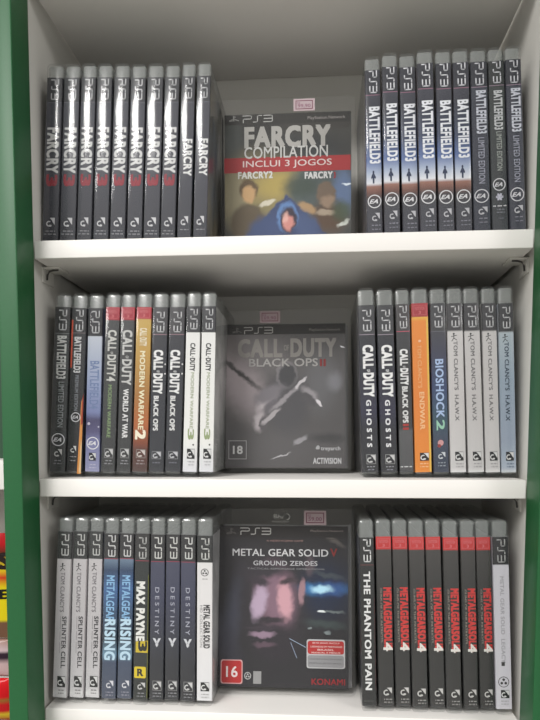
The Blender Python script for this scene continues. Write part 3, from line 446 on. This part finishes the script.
def spine_insert_mesh(kind, items):
    ramp = [i for i in items if i[0] == 'ramp'][0][1]
    zt = min(max(v for v, c in ramp), 158.0); zb = 5.0
    rm = ramp_mat('printed_sleeve_'+kind, ramp)
    mb = MB(); a = AW/2; yf = 1.9; th = .3; e = T0/2-.35
    # U-shaped printed sleeve: spine, front panel, back panel
    outer = [(-e, 128), (-e, 3.6), (-a, yf), (a, yf), (e, 3.6), (e, 128)]
    inner = [(-e+th, 128), (-e+th, 3.8), (-a+.3, yf+th), (a-.3, yf+th), (e-th, 3.8), (e-th, 128)]
    side = side_mat(kind, ramp)
    for i in range(5):
        (x0, y0), (x1, y1) = outer[i], outer[i+1]
        mb.poly([(x0, y0, zb), (x1, y1, zb), (x1, y1, zt), (x0, y0, zt)], rm if i in (1, 2, 3) else side)
        (x0, y0), (x1, y1) = inner[i], inner[i+1]
        mb.poly([(x1, y1, zb), (x0, y0, zb), (x0, y0, zt), (x1, y1, zt)], PAPER)
        for z in (zb, zt):
            mb.poly([(*outer[i], z), (*inner[i], z), (*inner[i+1], z), (*outer[i+1], z)], PAPER)
    pl = Plate(mb, yf, .045)
    X = lambda f: -a+AW*f
    for it in items:
        k = it[0]
        if k == 'ps3':
            _, z0, z1, x0, x1, c = it; y = pl.lay()
            for st in PS3_STROKES:
                pl.ribbon([(X(x0+(x1-x0)*h), z0+(z1-z0)*r) for r, h in st], 1.0, ink(c), y)
        elif k == 'txt':
            _, t, z0, z1, x0, x1, c, b = it[:8]
            if len(it) > 8: f = lambda r, h: (X(x0+(x1-x0)*r), z1+(z0-z1)*h)
            else: f = lambda r, h: (X(x0+(x1-x0)*h), z0+(z1-z0)*r)
            pl.text(t, b, f, ink(c))
        elif k == 'line': pl.rect(-a, a, it[1]-.3, it[1]+.3, ink(it[2]))
        elif k == 'tline':
            n = 9; y = pl.lay(); x0, x1 = X(it[2]), X(it[3])
            for q in range(n):
                if (q*5+int(it[1])) % 4 == 3: continue
                u = x0+(x1-x0)*q/n; mb.poly([(u, y, it[1]-.5), (u+(x1-x0)/n*.8, y, it[1]-.5), (u+(x1-x0)/n*.8, y, it[1]+.5), (u, y, it[1]+.5)], ink(it[4]))
        elif k in ('rect', 'rrect'):
            f = pl.rect if k == 'rect' else pl.rrect
            f(max(X(it[3]), -a-.2), min(X(it[4]), a+.2), it[2], it[1], ink(it[5]))
        elif k == 'poly':
            y = pl.lay(); pts = [(X(u), y, v) for u, v in it[1]]; mb.poly(pts, ink(it[2]))
        elif k == 'band':
            _, z0, z1 = it; h = z0-z1; d = ink((118, 34, 46)); l2 = ink((206, 112, 116))
            pl.frame(-a*.82, a*.82, z1+h*.1, z0-h*.1, .3, l2)
            f = lambda r, q: (-a*.6+1.2*a*r, z1+h*(.5+.28*q)); pl.text('PLAYSTATION', .03, f, l2)
            f = lambda r, q: (-a*.16+.32*a*r, z1+h*(.17+.25*q)); pl.text('3', .03, f, l2)
        elif k == 'logo':
            draw_logo(pl, X(it[3]), X(it[4]), it[2], it[1], it[5], it[6] if len(it) > 6 else None)
        elif k == 'ea':
            r = AW*it[2]; m = ink(it[3]); pl.ring(0, it[1], r, .85, m)
            vs, fs = glyphs('EA', .04); y = pl.lay()
            mb.mesh([((u-.5)*r*1.25+(v-.5)*r*.3, y-.009*q, it[1]+(v-.5)*r*.62) for u, v, q in vs], fs, m)
        elif k == 'ring':
            r = AW*it[2]; m = ink(it[3]); pl.ring(0, it[1], r, .6, m)
            for g in range(3):
                t = math.radians(90+120*g); pl.disc(r*.42*math.cos(t), it[1]+r*.42*math.sin(t), r*.26, r*.26, m, 8)
        elif k == 'disc': pl.disc(X(it[2]), it[1], AW*it[3], AW*it[3], ink(it[4]), 14)
        elif k == 'tri':
            _, z0, z1, x0, x1, c = it; y = pl.lay(); m = ink(c); L = X(x0); R_ = X(x1); w = R_-L; h = z0-z1
            for pts in ([(0, 1), (.3, 1), (.5, .62), (.42, .3)], [(1, 1), (.7, 1), (.5, .62), (.58, .3)], [(.3, .3), (.5, .5), (.7, .3), (.5, 0)]):
                mb.poly([(L+w*u, y, z1+h*v) for u, v in pts], m)
        elif k == 'sil':
            _, z0, z1, x0, x1, c = it; m = ink(c); L = X(x0); w = X(x1)-L; h = z0-z1
            pl.disc(L+w*.5, z1+h*.88, w*.2, h*.12, m, 10); y = pl.lay()
            mb.poly([(L+w*u, y, z1+h*v) for u, v in ((.35, .78), (.65, .78), (1, .5), (.95, .36), (.7, .42), (.66, 0), (.34, 0), (.3, .42), (.05, .36), (0, .5))][::-1], m)
        elif k == 'man':
            x = X(it[2]); r = AW*it[3]; m = ink(it[4]); pl.disc(x, it[1]+r*1.1, r*.35, r*.35, m, 8); y = pl.lay()
            pl.ribbon([(x, it[1]+r*.8), (x, it[1]-.3*r), (x-r*.7, it[1]-r*1.3)], .6, m, y)
            pl.ribbon([(x, it[1]-.3*r), (x+r*.9, it[1]-r*1.0)], .6, m, y); pl.ribbon([(x-r*.8, it[1]+.2*r), (x+r*.9, it[1]+.6*r)], .6, m, y)
    return mb
SIDE = {'mw3': ((222, 222, 220), (150, 152, 150)), 'bf': ((86, 88, 104), (120, 110, 110)), 'gh': ((70, 70, 82), (120, 120, 124)), 'fcs': ((74, 86, 104), (120, 112, 92)),
        'mgs': ((214, 214, 214), (150, 150, 152)), 'pp': ((58, 56, 58), (74, 80, 100))}
def side_mat(kind, ramp):
    c0, c1 = SIDE.get(kind, (ramp[len(ramp)//2][1], ramp[-1][1]))
    m = bpy.data.materials.new('sleeve_cover_'+kind); m.use_nodes = True; n = m.node_tree.nodes; l = m.node_tree.links
    b = n['Principled BSDF']; b.inputs['Roughness'].default_value = .5; b.inputs['Specular IOR Level'].default_value = .2
    tc = n.new('ShaderNodeTexCoord'); no = n.new('ShaderNodeTexNoise'); no.inputs['Scale'].default_value = 25; l.new(tc.outputs['Object'], no.inputs['Vector'])
    cr = n.new('ShaderNodeValToRGB'); cr.color_ramp.elements[0].position = .35; cr.color_ramp.elements[1].position = .65
    cr.color_ramp.elements[0].color = lin(c0); cr.color_ramp.elements[1].color = lin(c1)
    l.new(no.outputs['Fac'], cr.inputs['Fac']); l.new(cr.outputs['Color'], b.inputs['Base Color'])
    return m

DESC = {
 'fc': ('grey case, big white stencil title, red numeral', 'grey stencil-titled game cases on the top shelf'),
 'fcs': ('grey case, small white title without red numeral', 'small-titled grey game cases on the top shelf'),
 'bf': ('dark blue case, condensed white title above pale sky', 'sky-spined shooter game cases on the top shelf'),
 'bfl': ('slate case, long white and grey title', 'slate limited edition game cases on the top shelf'),
 'bfx': ('greenish slate case with ringed badge set high and white line below it', None),
 'bflm': ('dark grey limited edition case against the left side panel', None),
 'bfp': ('black premium edition case with orange edge strips', None),
 'bf4': ('pale lilac-blue case with black cap', None),
 'cod4': ('charcoal case with red cap and thin green subtitle', None),
 'waw': ('charcoal case with red cap and bold white subtitle', None),
 'mw2': ('gold case with red cap and large white 2', None),
 'bo': ('black case, bold white title, short subtitle', 'black-spined war game cases at left of the middle shelf'),
 'mw3': ('white case, dark title, pale green numeral', 'white war game cases at left of the middle shelf'),
 'gh': ('black case, bold title, wide-spaced white letters', 'wide-lettered black game cases on the middle shelf'),
 'bo2': ('slim black case with small title ending in red strokes', None),
 'ew': ('orange game case with red cap', None),
 'bio': ('blue-teal case with thin pale title and pink emblem', None),
 'hawx': ('pale grey case, black cap, thin grey title', 'pale grey game cases at right of the middle shelf'),
 'hawxb': ('bluish grey case, black cap, against right side panel', None),
 'sc': ('off-white case, black cap, dark grey title', 'off-white game cases at left of the bottom shelf'),
 'mgr': ('icy blue case with large glowing title', 'icy blue game cases on the bottom shelf'),
 'mp': ('black case with white title, yellow numeral and yellow badge', None),
 'de': ('slim navy case, thin spaced letters, white emblem', 'slim navy game cases on the bottom shelf'),
 'mgs': ('white case with black cap and small black title', None),
 'pp': ('black case with one long spaced white title', None),
 'mg4': ('black case, red cap, red lettering, white 4', 'red-capped black game cases on the bottom shelf'),
 'mg4w': ('white case, black cap, against right side panel', None)}
ORD = ['first', 'second', 'third', 'fourth', 'fifth', 'sixth', 'seventh']
SHELF = {'top': (Z1, 'top shelf'), 'mid': (Z2, 'middle shelf'), 'bot': (Z3, 'bottom shelf')}
shell_proto = None; tray_proto = None
protos = {}
for key, rowdata in ROWS.items():
    zs, sname = SHELF[key[:3]]; left = key.endswith('L')
    kinds = [r[4] for r in rowdata]
    for i, (x, Y, ang, t, kind) in enumerate(rowdata):
        same = [j for j, k in enumerate(kinds) if k == kind]; q = same.index(i); m = len(same)
        d, grp = DESC[kind]
        if m == 1: where = ', '+sname
        elif kind == 'bfl': where = ', '+('beside greenish case' if q == 0 else 'against right side panel')+', '+sname
        elif m == 2: where = ', '+('left' if q == 0 else 'right')+' of its pair, '+sname
        elif q == 0: where = ', leftmost such case, '+sname
        elif q == m-1: where = ', rightmost such case, '+sname
        elif q <= (m-1)/2: where = ', '+ORD[q]+' such from left, '+sname
        else: where = ', '+ORD[m-1-q]+' such from right, '+sname
        a = math.radians(ang)
        loc = P(x, Y, zs+t/2*abs(math.sin(a))+.05)
        if kind not in protos:
            r = thing('game_case', d+where, 'game case', loc, (0, a, 0), grp)
            r.scale = (t/T0, 1, 1)
            if tray_proto is None:
                tb = MB(); tb.box(-6.5, 6.5, 3.6, 131, 3.2, 169.4, TRAY)
                tr = tb.build('disc_tray', r, bevel=2.2, smooth=40); tr['label'] = 'frosted inner tray'; tray_proto = tr
            else:
                tr = tray_proto.copy(); C.objects.link(tr); tr.parent = r
            if shell_proto is None:
                sh = spine_shell_mesh().build('case_shell', r, smooth=28); sh['label'] = 'clear plastic shell'; shell_proto = sh
            else:
                sh = shell_proto.copy(); C.objects.link(sh); sh.parent = r
            ins = spine_insert_mesh(kind, KINDS[kind]).build('cover_sleeve', r)
            ins['label'] = 'printed paper sleeve'
            protos[kind] = (r, sh, ins, tr)
        else:
            r0, s0, i0, t0 = protos[kind]
            r = r0.copy(); C.objects.link(r); r.location = loc; r.rotation_euler = (0, a, 0); r.scale = (t/T0, 1, 1)
            r['label'] = d+where
            for ch in (s0, i0, t0):
                c = ch.copy(); C.objects.link(c); c.parent = r

# ---------------------------------------------------------------- the three cases facing out
def cover_mat(name, base, blobs):
    m = bpy.data.materials.new(name); m.use_nodes = True; n = m.node_tree.nodes; l = m.node_tree.links
    b = n['Principled BSDF']; b.inputs['Roughness'].default_value = .5; b.inputs['Specular IOR Level'].default_value = .2
    tc = n.new('ShaderNodeTexCoord'); sp = n.new('ShaderNodeSeparateXYZ'); l.new(tc.outputs['Object'], sp.inputs[0])
    cb = n.new('ShaderNodeCombineXYZ')
    for s_, d_ in (('X', 'X'), ('Z', 'Y')):
        mu = n.new('ShaderNodeMath'); mu.operation = 'MULTIPLY'; mu.inputs[1].default_value = 1000; l.new(sp.outputs[s_], mu.inputs[0]); l.new(mu.outputs[0], cb.inputs[d_])
    no = n.new('ShaderNodeTexNoise'); no.inputs['Scale'].default_value = .16; no.inputs['Detail'].default_value = 3; l.new(cb.outputs[0], no.inputs['Vector'])
    su = n.new('ShaderNodeVectorMath'); su.operation = 'SUBTRACT'; su.inputs[1].default_value = (.5, .5, .5); l.new(no.outputs['Color'], su.inputs[0])
    sc = n.new('ShaderNodeVectorMath'); sc.operation = 'SCALE'; sc.inputs['Scale'].default_value = 6.0; l.new(su.outputs[0], sc.inputs[0])
    ad = n.new('ShaderNodeVectorMath'); l.new(cb.outputs[0], ad.inputs[0]); l.new(sc.outputs[0], ad.inputs[1])
    fl = n.new('ShaderNodeVectorMath'); fl.operation = 'MULTIPLY'; fl.inputs[1].default_value = (1, 1, 0); l.new(ad.outputs[0], fl.inputs[0])
    cur = None
    for bl in blobs:
        kind, u, v, rx, ry, rot, soft, col, al = bl
        mp = n.new('ShaderNodeMapping'); mp.vector_type = 'TEXTURE'; l.new(fl.outputs[0], mp.inputs['Vector'])
        mp.inputs['Location'].default_value = (u, v, 0); mp.inputs['Rotation'].default_value = (0, 0, math.radians(-rot)); mp.inputs['Scale'].default_value = (max(rx, .3), max(ry, .3), 1)
        if kind == 'dia':
            ab = n.new('ShaderNodeVectorMath'); ab.operation = 'ABSOLUTE'; l.new(mp.outputs[0], ab.inputs[0])
            dt = n.new('ShaderNodeVectorMath'); dt.operation = 'DOT_PRODUCT'; dt.inputs[1].default_value = (1, 1, 0); l.new(ab.outputs[0], dt.inputs[0]); dist = dt.outputs['Value']
        else:
            ln = n.new('ShaderNodeVectorMath'); ln.operation = 'LENGTH'; l.new(mp.outputs[0], ln.inputs[0]); dist = ln.outputs['Value']
        mr = n.new('ShaderNodeMapRange'); mr.interpolation_type = 'SMOOTHSTEP'; l.new(dist, mr.inputs['Value'])
        mr.inputs['From Min'].default_value = 1-soft; mr.inputs['From Max'].default_value = 1+soft*.3
        mr.inputs['To Min'].default_value = al; mr.inputs['To Max'].default_value = 0
        mx = n.new('ShaderNodeMix'); mx.data_type = 'RGBA'; l.new(mr.outputs['Result'], mx.inputs[0])
        if cur is None: mx.inputs[6].default_value = lin(base)
        else: l.new(cur, mx.inputs[6])
        mx.inputs[7].default_value = lin(col); cur = mx.outputs[2]
    l.new(cur, b.inputs['Base Color'])
    return m
def rounded_slab(x0, x1, y0, y1, z0, z1, r, m, e=1.0):
    mb = MB(); pts = []
    for cx, cz, a in ((x1-r, z0+r, -90), (x1-r, z1-r, 0), (x0+r, z1-r, 90), (x0+r, z0+r, 180)):
        for k in range(7): t = math.radians(a+15*k); pts.append((cx, cz, math.cos(t), math.sin(t)))
    n = len(pts); lv = [(y0, r-e), (y0+.3*e, r-.3*e), (y0+e, r), (y1-e, r), (y1-.3*e, r-.3*e), (y1, r-e)]
    vs = [(cx+k*c, y, cz+k*s) for y, k in lv for cx, cz, c, s in pts]; fs = []
    for a in range(len(lv)-1):
        for i in range(n):
            j = (i+1) % n; fs.append((a*n+i, a*n+j, (a+1)*n+j, (a+1)*n+i))
    fs.append(tuple(reversed(range(n)))); fs.append(tuple(range((len(lv)-1)*n, len(lv)*n)))
    fs = [tuple(reversed(f)) for f in fs]
    mb.mesh(vs, fs, m); return mb
FLAB = {'top': 'grey-banded game case facing out, red banner across its cover, on the top shelf',
        'mid': 'monochrome grey game case facing out, lone figure on its cover, on the middle shelf',
        'bot': 'dark game case facing out, large face beside a blue flare, on the bottom shelf'}
for key, fd in FRONTS.items():
    s = fd['s']; zs = SHELF[key][0]; til = math.radians(fd['tilt'])
    r = thing('game_case', FLAB[key], 'game case', P(fd['x'], fd['Y'], zs+14*s*math.sin(til)+.05), (-til, 0, 0), 'game cases shown cover-out between the spines')
    r.scale = (s, s, fd['sz'])
    sh = rounded_slab(-67.5, 67.5, 0, 14, 0, CH, 4.5, SHELLF).build('case_shell', r, smooth=12); sh['label'] = 'clear plastic shell'
    items = fd['items']; base = [i for i in items if i[0] == 'base'][0]
    _, u0, v0, u1, v1, bc = base; v1 = min(v1, 155.5); v0 = max(v0, 4.5)
    cm = cover_mat('printed_cover_'+key, bc, [i for i in items if i[0] in ('blob', 'dia')])
    mb = MB(); yf = 1.9
    mb.box(u0, u1, yf, yf+.3, v0, v1, PAPER)
    mb.poly([(u0, yf-.03, v0), (u1, yf-.03, v0), (u1, yf-.03, v1), (u0, yf-.03, v1)], cm)
    mb.box(-64, 64, 12.4, 12.7, 5, 155.5, PAPER)
    mb.box(-66.2, -65.9, 2.2, 12.2, 5, 155.5, ink(bc))
    # dark cap band along the top of the printed cover
    pl = Plate(mb, yf-.05, .04, 40)
    cap = {'top': (56, 55, 54), 'mid': (48, 46, 46), 'bot': (42, 38, 40)}[key]
    pl.rect(u0, u1, v1-10.5, v1, ink(cap))
    for it in items:
        k = it[0]
        if k in ('base', 'blob', 'dia', 'sticker'): continue
        if k == 'stroke': pl.ribbon(it[1], it[2], ink(it[3]), pl.lay()); continue
        if k == 'ringh':
            pl.ring(it[1], it[2], it[3], .7, ink(it[4]))
            for g in range(3):
                t = math.radians(90+120*g); pl.disc(it[1]+1.3*math.cos(t), it[2]+1.3*math.sin(t), .8, .8, ink(it[4]), 8)
            continue
        if k == 'txth':
            _, t, a0, b0, a1, b1, c, bo = it
            if t == 'CALL-DUTY' or t == 'FARCRY': bo = .06
            pl.text(t, bo, lambda rr, h: (a0+(a1-a0)*rr, b0+(b1-b0)*h), ink(c)); continue
        _, a0, b0, a1, b1, c = it
        if k == 'recth':
            a0 = max(a0, u0-.5); a1 = min(a1, u1+.5); pl.rect(a0, a1, b0, b1, ink(c))
        elif k == 'recth2': draw_logo(pl, a0, a1, b0, b1, c, 1)
        elif k == 'rrecth': pl.rrect(a0, a1, b0, b1, ink(c), 2.2)
        elif k == 'frame': pl.frame(a0, a1, b0, b1, .7, ink(c))
        elif k == 'ps3h':
            y = pl.lay()
            for st in PS3_STROKES: pl.ribbon([(a0+(a1-a0)*rr, b0+(b1-b0)*h) for rr, h in st], .95, ink(c), y)
        elif k == 'psmark':
            w = a1-a0; h = b1-b0; y = pl.lay(); m_ = ink(c)
            mb.poly([(a0+w*u, y, b0+h*v) for u, v in ((.4, .15), (.55, .05), (.55, .75), (.7, .68), (.7, .85), (.4, 1))], m_)
            pl.ribbon([(a0, b0+h*.2), (a0+w*.35, b0+h*.38)], .9, m_, y); pl.ribbon([(a0+w*.6, b0+h*.38), (a1, b0+h*.18)], .9, m_, y); pl.ribbon([(a0+w*.05, b0+h*.08), (a0+w*.35, b0+h*.18)], .8, m_, y)
        elif k == 'bluray':
            w = a1-a0; h = b1-b0; m_ = ink(c); cx = (a0+a1)/2-w*.14
            pl.text('Blu-ray Disc', .02, lambda rr, q: (a0+w*(.15+.6*rr), b0+h*(.04+.2*q)), m_)
            pl.text('Blu', .03, lambda rr, q: (a0+w*(.2+.35*rr), b0+h*(.45+.4*q)), m_)
            pl.ring(a0+w*.68, b0+h*.62, h*.32, h*.09, m_, 16, math.radians(-100), math.radians(100))
    cv = mb.build('cover_sleeve', r); cv['label'] = 'printed cover sheet'
    st = [i for i in items if i[0] == 'sticker'][0]; _, a0, b0, a1, b1 = st
    mb = MB(); b1 = min(b1, 169); mb.box(a0, a1, -.22, -.02, b0, b1, ink((186, 168, 172)))
    pl = Plate(mb, -.22, .05); w = a1-a0; h = b1-b0
    pl.frame(a0+w*.1, a1-w*.1, b0+h*.14, b1-h*.14, .7, ink((120, 62, 84)))
    pl.text('R$', .02, lambda rr, q: (a0+w*(.17+.14*rr), b0+h*(.55+.2*q)), ink((160, 130, 142)))
    pl.text({'top': '99,90', 'mid': '69,90', 'bot': '59,00'}[key], .02, lambda rr, q: (a0+w*(.2+.6*rr), b0+h*(.24+.32*q)), ink((150, 118, 132)))
    so = mb.build('price_sticker', r); so['label'] = 'small white price sticker with dark pink frame'

# ---------------------------------------------------------------- the shelving unit
WHITE = plain('white_laminate', (226, 223, 219), .42, .4, .05, 500)
WHITE2 = plain('white_interior_laminate', (212, 210, 204), .5, .35, .05, 500)
GREEN = plain('green_laminate', (30, 86, 48), .42, .35, .04, 400, .04)
METAL = plain('dark_zinc', (60, 58, 56), .4, .6)
ZTOP = ZC+TH; ZBOT = Z3-330
unit = thing('shelving_unit', 'white shelving unit with green side posts holding rows of game cases', 'shelf', P(W/2, 0, ZBOT))
ub = Vector((W/2, 0, ZBOT))
def part(mb, name, bevel=0, label=None, parent=None):
    mb.v = [(x-ub.x*MM, y-ub.y*MM, z-ub.z*MM) for x, y, z in mb.v]
    o = mb.build(name, parent or unit, bevel=bevel, smooth=30 if bevel else False)
    if label: o['label'] = label
    return o
RC = 5.0
def prism(mb, xa, xb, y0, y1, z0, z1, m):      # side walls splay very slightly, following the unit
    v = [(xa(z0), y0, z0), (xb(z0), y0, z0), (xb(z0), y1, z0), (xa(z0), y1, z0), (xa(z1), y0, z1), (xb(z1), y0, z1), (xb(z1), y1, z1), (xa(z1), y1, z1)]
    mb.mesh(v, [(3, 2, 1, 0), (4, 5, 6, 7), (0, 1, 5, 4), (2, 3, 7, 6), (1, 2, 6, 5), (3, 0, 4, 7)], m)
for zt in (ZC+TH, Z1, Z2, Z3, Z3-235):
    mb = MB(); prism(mb, lambda z: XL(z)-(0.0), lambda z: XR(z)+0.0, .4, DEP, zt-TH, zt, WHITE2)
    mb2 = MB(); prism(mb2, lambda z: XL(z)+.05, lambda z: XR(z)-.05, 0, DEP-.5, zt-TH, zt, WHITE)
    part(mb2, 'shelf_board', .8)
for s in (0, 1):
    X = (lambda z: XL(z)) if s == 0 else (lambda z: XR(z)); sg = -1 if s == 0 else 1
    mb = MB(); a, b = (lambda z: X(z)+sg*13), (lambda z: X(z)+sg*RC)
    prism(mb, a if s == 0 else b, b if s == 0 else a, 0, DEP+8, ZBOT, ZTOP+60, WHITE2); part(mb, 'side_panel', 0, 'white inner side panel')
    mb = MB(); a, b = (lambda z: X(z)+sg*16.5), (lambda z: X(z))
    prism(mb, a if s == 0 else b, b if s == 0 else a, -PROT, -.1, ZBOT, ZTOP+60, GREEN); part(mb, 'side_post', 1.0, 'glossy green front post')
mb = MB(); prism(mb, lambda z: XL(z)-RC, lambda z: XR(z)+RC, DEP+.2, DEP+8, ZBOT, ZTOP+60, WHITE2); part(mb, 'back_panel', 0, 'white back panel')
def tube(mb, pts, r, m, n=8):
    vs = []; fs = []
    for i, p in enumerate(pts):
        p = Vector(p); d = (Vector(pts[min(i+1, len(pts)-1)])-Vector(pts[max(i-1, 0)])).normalized()
        u = d.orthogonal().normalized(); w = d.cross(u)
        vs += [tuple(p+r*(math.cos(2*math.pi*k/n)*u+math.sin(2*math.pi*k/n)*w)) for k in range(n)]
    for i in range(len(pts)-1):
        for k in range(n): j = (k+1) % n; fs.append((i*n+k, i*n+j, (i+1)*n+j, (i+1)*n+k))
    fs.append(tuple(reversed(range(n)))); fs.append(tuple(range((len(pts)-1)*n, len(pts)*n)))
    mb.mesh(vs, fs, m)
for zb in (Z1-TH, Z2-TH):
    for s in (0, 1):
        sg = 1 if s == 0 else -1; X0 = (XL(zb)-RC) if s == 0 else (XR(zb)+RC)
        mb = MB(); y = 28
        xa, xb = sorted((X0+sg*.05, X0+sg*1.6)); mb.box(xa, xb, y, y+26, zb-14, zb-.05, WHITE2)
        xa, xb = sorted((X0+sg*1.6, X0+sg*17)); mb.box(xa, xb, y, y+26, zb-1.5, zb-.05, WHITE2)
        br = part(mb, 'shelf_bracket', .3, 'small white angle bracket')
        mb = MB(); tube(mb, [(X0+sg*2.4, y+7, zb-11), (X0+sg*3.0, y+7, zb-6), (X0+sg*5, y+6, zb-3.2), (X0+sg*9, y+5, zb-2.4), (X0+sg*14, y+5, zb-2.2)], .9, METAL)
        o = mb.build('bracket_hook'); o.parent = br
        for v in o.data.vertices: v.co -= ub*MM
        o['label'] = 'dark metal hook'

# ---------------------------------------------------------------- neighbouring unit and goods at the left edge
n0 = thing('shelving_unit', 'neighbouring shelf glimpsed beyond the left green post', 'shelf', P(-80, 0, ZBOT))
def npart(mb, name, bevel=0, base=(-80, 0, ZBOT), parent=n0, smooth=False):
    mb.v = [(x-base[0]*MM, y-base[1]*MM, z-base[2]*MM) for x, y, z in mb.v]
    return mb.build(name, parent, bevel=bevel, smooth=smooth or (30 if bevel else False))
mb = MB(); mb.box(-170, -21.5, 2, 150, -10, 16.5, WHITE); npart(mb, 'shelf_board', .8)
mb = MB(); mb.box(-170, -21.5, 2, 150, -246, -222, WHITE); npart(mb, 'shelf_board', .8)
mb = MB(); mb.box(-170, -21.5, 150, 156, ZBOT, 16, plain('grey_board', (176, 174, 170), .6)); npart(mb, 'back_panel')
mb = MB(); mb.box(-170, -21.5, 60, 66, 16.6, 300, plain('dark_green_board', (18, 60, 34), .5)); npart(mb, 'rear_board')
def pillow(name, label, cat, x0, x1, z0, z1, y, thick, mats, texts):
    t = thing(name, label, cat, P((x0+x1)/2, y, z0))
    mb = MB(); n = 14; vs = []; fs = []; cx = (x0+x1)/2
    for sgn in (-1, 1):
        for j in range(n+1):
            for i in range(n+1):
                u = i/n; v = j/n; b = (math.sin(math.pi*u)*math.sin(math.pi*v))**.45*thick/2
                vs.append(((x0-cx)+(x1-x0)*u, sgn*(b+.15)+.25*math.sin(9*v+5*u), (z1-z0)*v))
    for sd in (0, 1):
        o = sd*(n+1)**2
        for j in range(n):
            for i in range(n):
                a = o+j*(n+1)+i; q = (a, a+1, a+n+2, a+n+1); fs.append(q if sd == 0 else q[::-1])
    edge = [i for i in range(n+1)]+[(j+1)*(n+1)-1 for j in range(1, n+1)]+[n*(n+1)+i for i in range(n-1, -1, -1)]+[j*(n+1) for j in range(n-1, 0, -1)]
    k = (n+1)**2
    for a, b in zip(edge, edge[1:]+edge[:1]): fs.append((a+k, b+k, b, a))
    mb.mesh(vs, fs, mats); mb.build('packet_body', t, smooth=60)
    for (tx, c, u0, u1, v0, v1) in texts:
        m2 = MB(); g, f = glyphs(tx, .06)
        def yy(u, v): return -((math.sin(math.pi*u)*math.sin(math.pi*v))**.45*thick/2+.15)+.25*math.sin(9*v+5*u)-.5
        m2.mesh([((x0-cx)+(x1-x0)*(u0+(u1-u0)*a), yy(u0+(u1-u0)*a, v0+(v1-v0)*b)-.02*q, (z1-z0)*(v0+(v1-v0)*b)) for a, b, q in g], f, ink(c)); m2.build('printed_lettering', t)
    return t
def bands(name, st, h):
    m = ramp_mat(name, [(v*h, c) for v, c in st]); m.node_tree.nodes['Principled BSDF'].inputs['Roughness'].default_value = .25; return m
Y0 = 8
pillow('snack_packet', 'yellow and red printed packet at the left picture edge, topmost of three', 'packet', -112, -22, -146, -50, Y0, 12,
       bands('packet_yellow_red', [(0, (120, 90, 70)), (.15, (120, 90, 70)), (.18, (226, 206, 30)), (.48, (228, 208, 30)), (.58, (200, 60, 40)), (.66, (226, 200, 40)), (.82, (110, 50, 36)), (.9, (176, 30, 36)), (1, (180, 30, 36))], 96),
       [('JE', (24, 24, 22), .72, .99, .35, .47), ('S', (40, 24, 20), .86, .99, .66, .82)])
pillow('snack_packet', 'pink and white packet at the left picture edge, between yellow and red ones', 'packet', -112, -23, -182, -147, Y0+2, 12,
       bands('packet_pink', [(0, (196, 160, 160)), (.35, (200, 170, 172)), (.5, (60, 40, 56)), (.62, (60, 40, 56)), (.7, (204, 180, 184)), (1, (150, 116, 100))], 35), [])
pillow('snack_packet', 'glossy red packet at the left picture edge, lowest of three', 'packet', -112, -24, -221.5, -183, Y0, 14,
       bands('packet_red', [(0, (150, 26, 30)), (.16, (206, 176, 50)), (.24, (190, 28, 34)), (.4, (196, 30, 36)), (.5, (150, 110, 50)), (.58, (206, 26, 34)), (1, (216, 30, 40))], 38), [])

def shell_room(name, x0, x1, y0, y1, z0, z1, m):
    mb = MB(); mb.box(x0, x1, y0, y1, z0, z1, m); o = mb.build(name); o['kind'] = 'structure'; return o
shell_room('wall_back', -3500, 4000, 200, 300, 0, 2900, plain('painted_wall', (205, 204, 198), .8, .3, .2, 80))
shell_room('floor', -3500, 4000, -6000, 200, -50, 0, plain('grey_floor_tile', (150, 148, 142), .4, .4, .1, 12, .08))
# ---------------------------------------------------------------- light, camera
def area(name, loc, rot, sx, sy, e, col=(1, 1, 1)):
    L = bpy.data.lights.new(name, 'AREA'); L.shape = 'RECTANGLE'; L.size = sx; L.size_y = sy; L.energy = e; L.color = col
    o = bpy.data.objects.new(name, L); C.objects.link(o); o.location = loc; o.rotation_euler = rot; return o
area('ceiling_or_fill_light', (-.65, -2.1, 2.82), (0, 0, 0), .7, 1.2, 105, (1, .985, .96))
area('ceiling_or_fill_light', (-2.6, -3.0, 2.82), (0, 0, 0), 1.0, 1.6, 105, (1, .985, .96))  # added fill lamp, set far left so the covers don't mirror it
area('ceiling_or_fill_light', (2.9, -2.8, 2.82), (0, 0, 0), 1.0, 1.6, 120, (1, .985, .96))  # second added fill lamp, off to the right, clear of cover reflections
w = bpy.data.worlds.new('shop_light'); scene.world = w; w.use_nodes = True
w.node_tree.nodes['Background'].inputs[0].default_value = (1, .985, .965, 1); w.node_tree.nodes['Background'].inputs[1].default_value = .55
cd = bpy.data.cameras.new('camera'); co = bpy.data.objects.new('camera', cd); C.objects.link(co); scene.camera = co
yw, pt, rl = CAM['yaw'], CAM['pitch'], CAM['roll']
fwd = Vector((math.sin(yw)*math.cos(pt), math.cos(yw)*math.cos(pt), math.sin(pt))); rt = Vector((math.cos(yw), -math.sin(yw), 0)); up = rt.cross(fwd)
r2 = rt*math.cos(rl)+up*math.sin(rl); u2 = -rt*math.sin(rl)+up*math.cos(rl)
M = Matrix((r2, u2, -fwd)).transposed().to_4x4(); M.translation = P(CAM['cx'], CAM['cy'], CAM['cz']-ZQ); co.matrix_world = M
cd.sensor_fit = 'HORIZONTAL'; cd.sensor_width = 36; cd.lens = CAM['f']*36/540; cd.shift_y = (CAM['py']-360)/540; cd.clip_start = .01
vs_ = scene.view_settings; vs_.view_transform = 'Standard'; vs_.look = 'None'; vs_.exposure = -.12; vs_.gamma = 1; vs_.use_curve_mapping = False
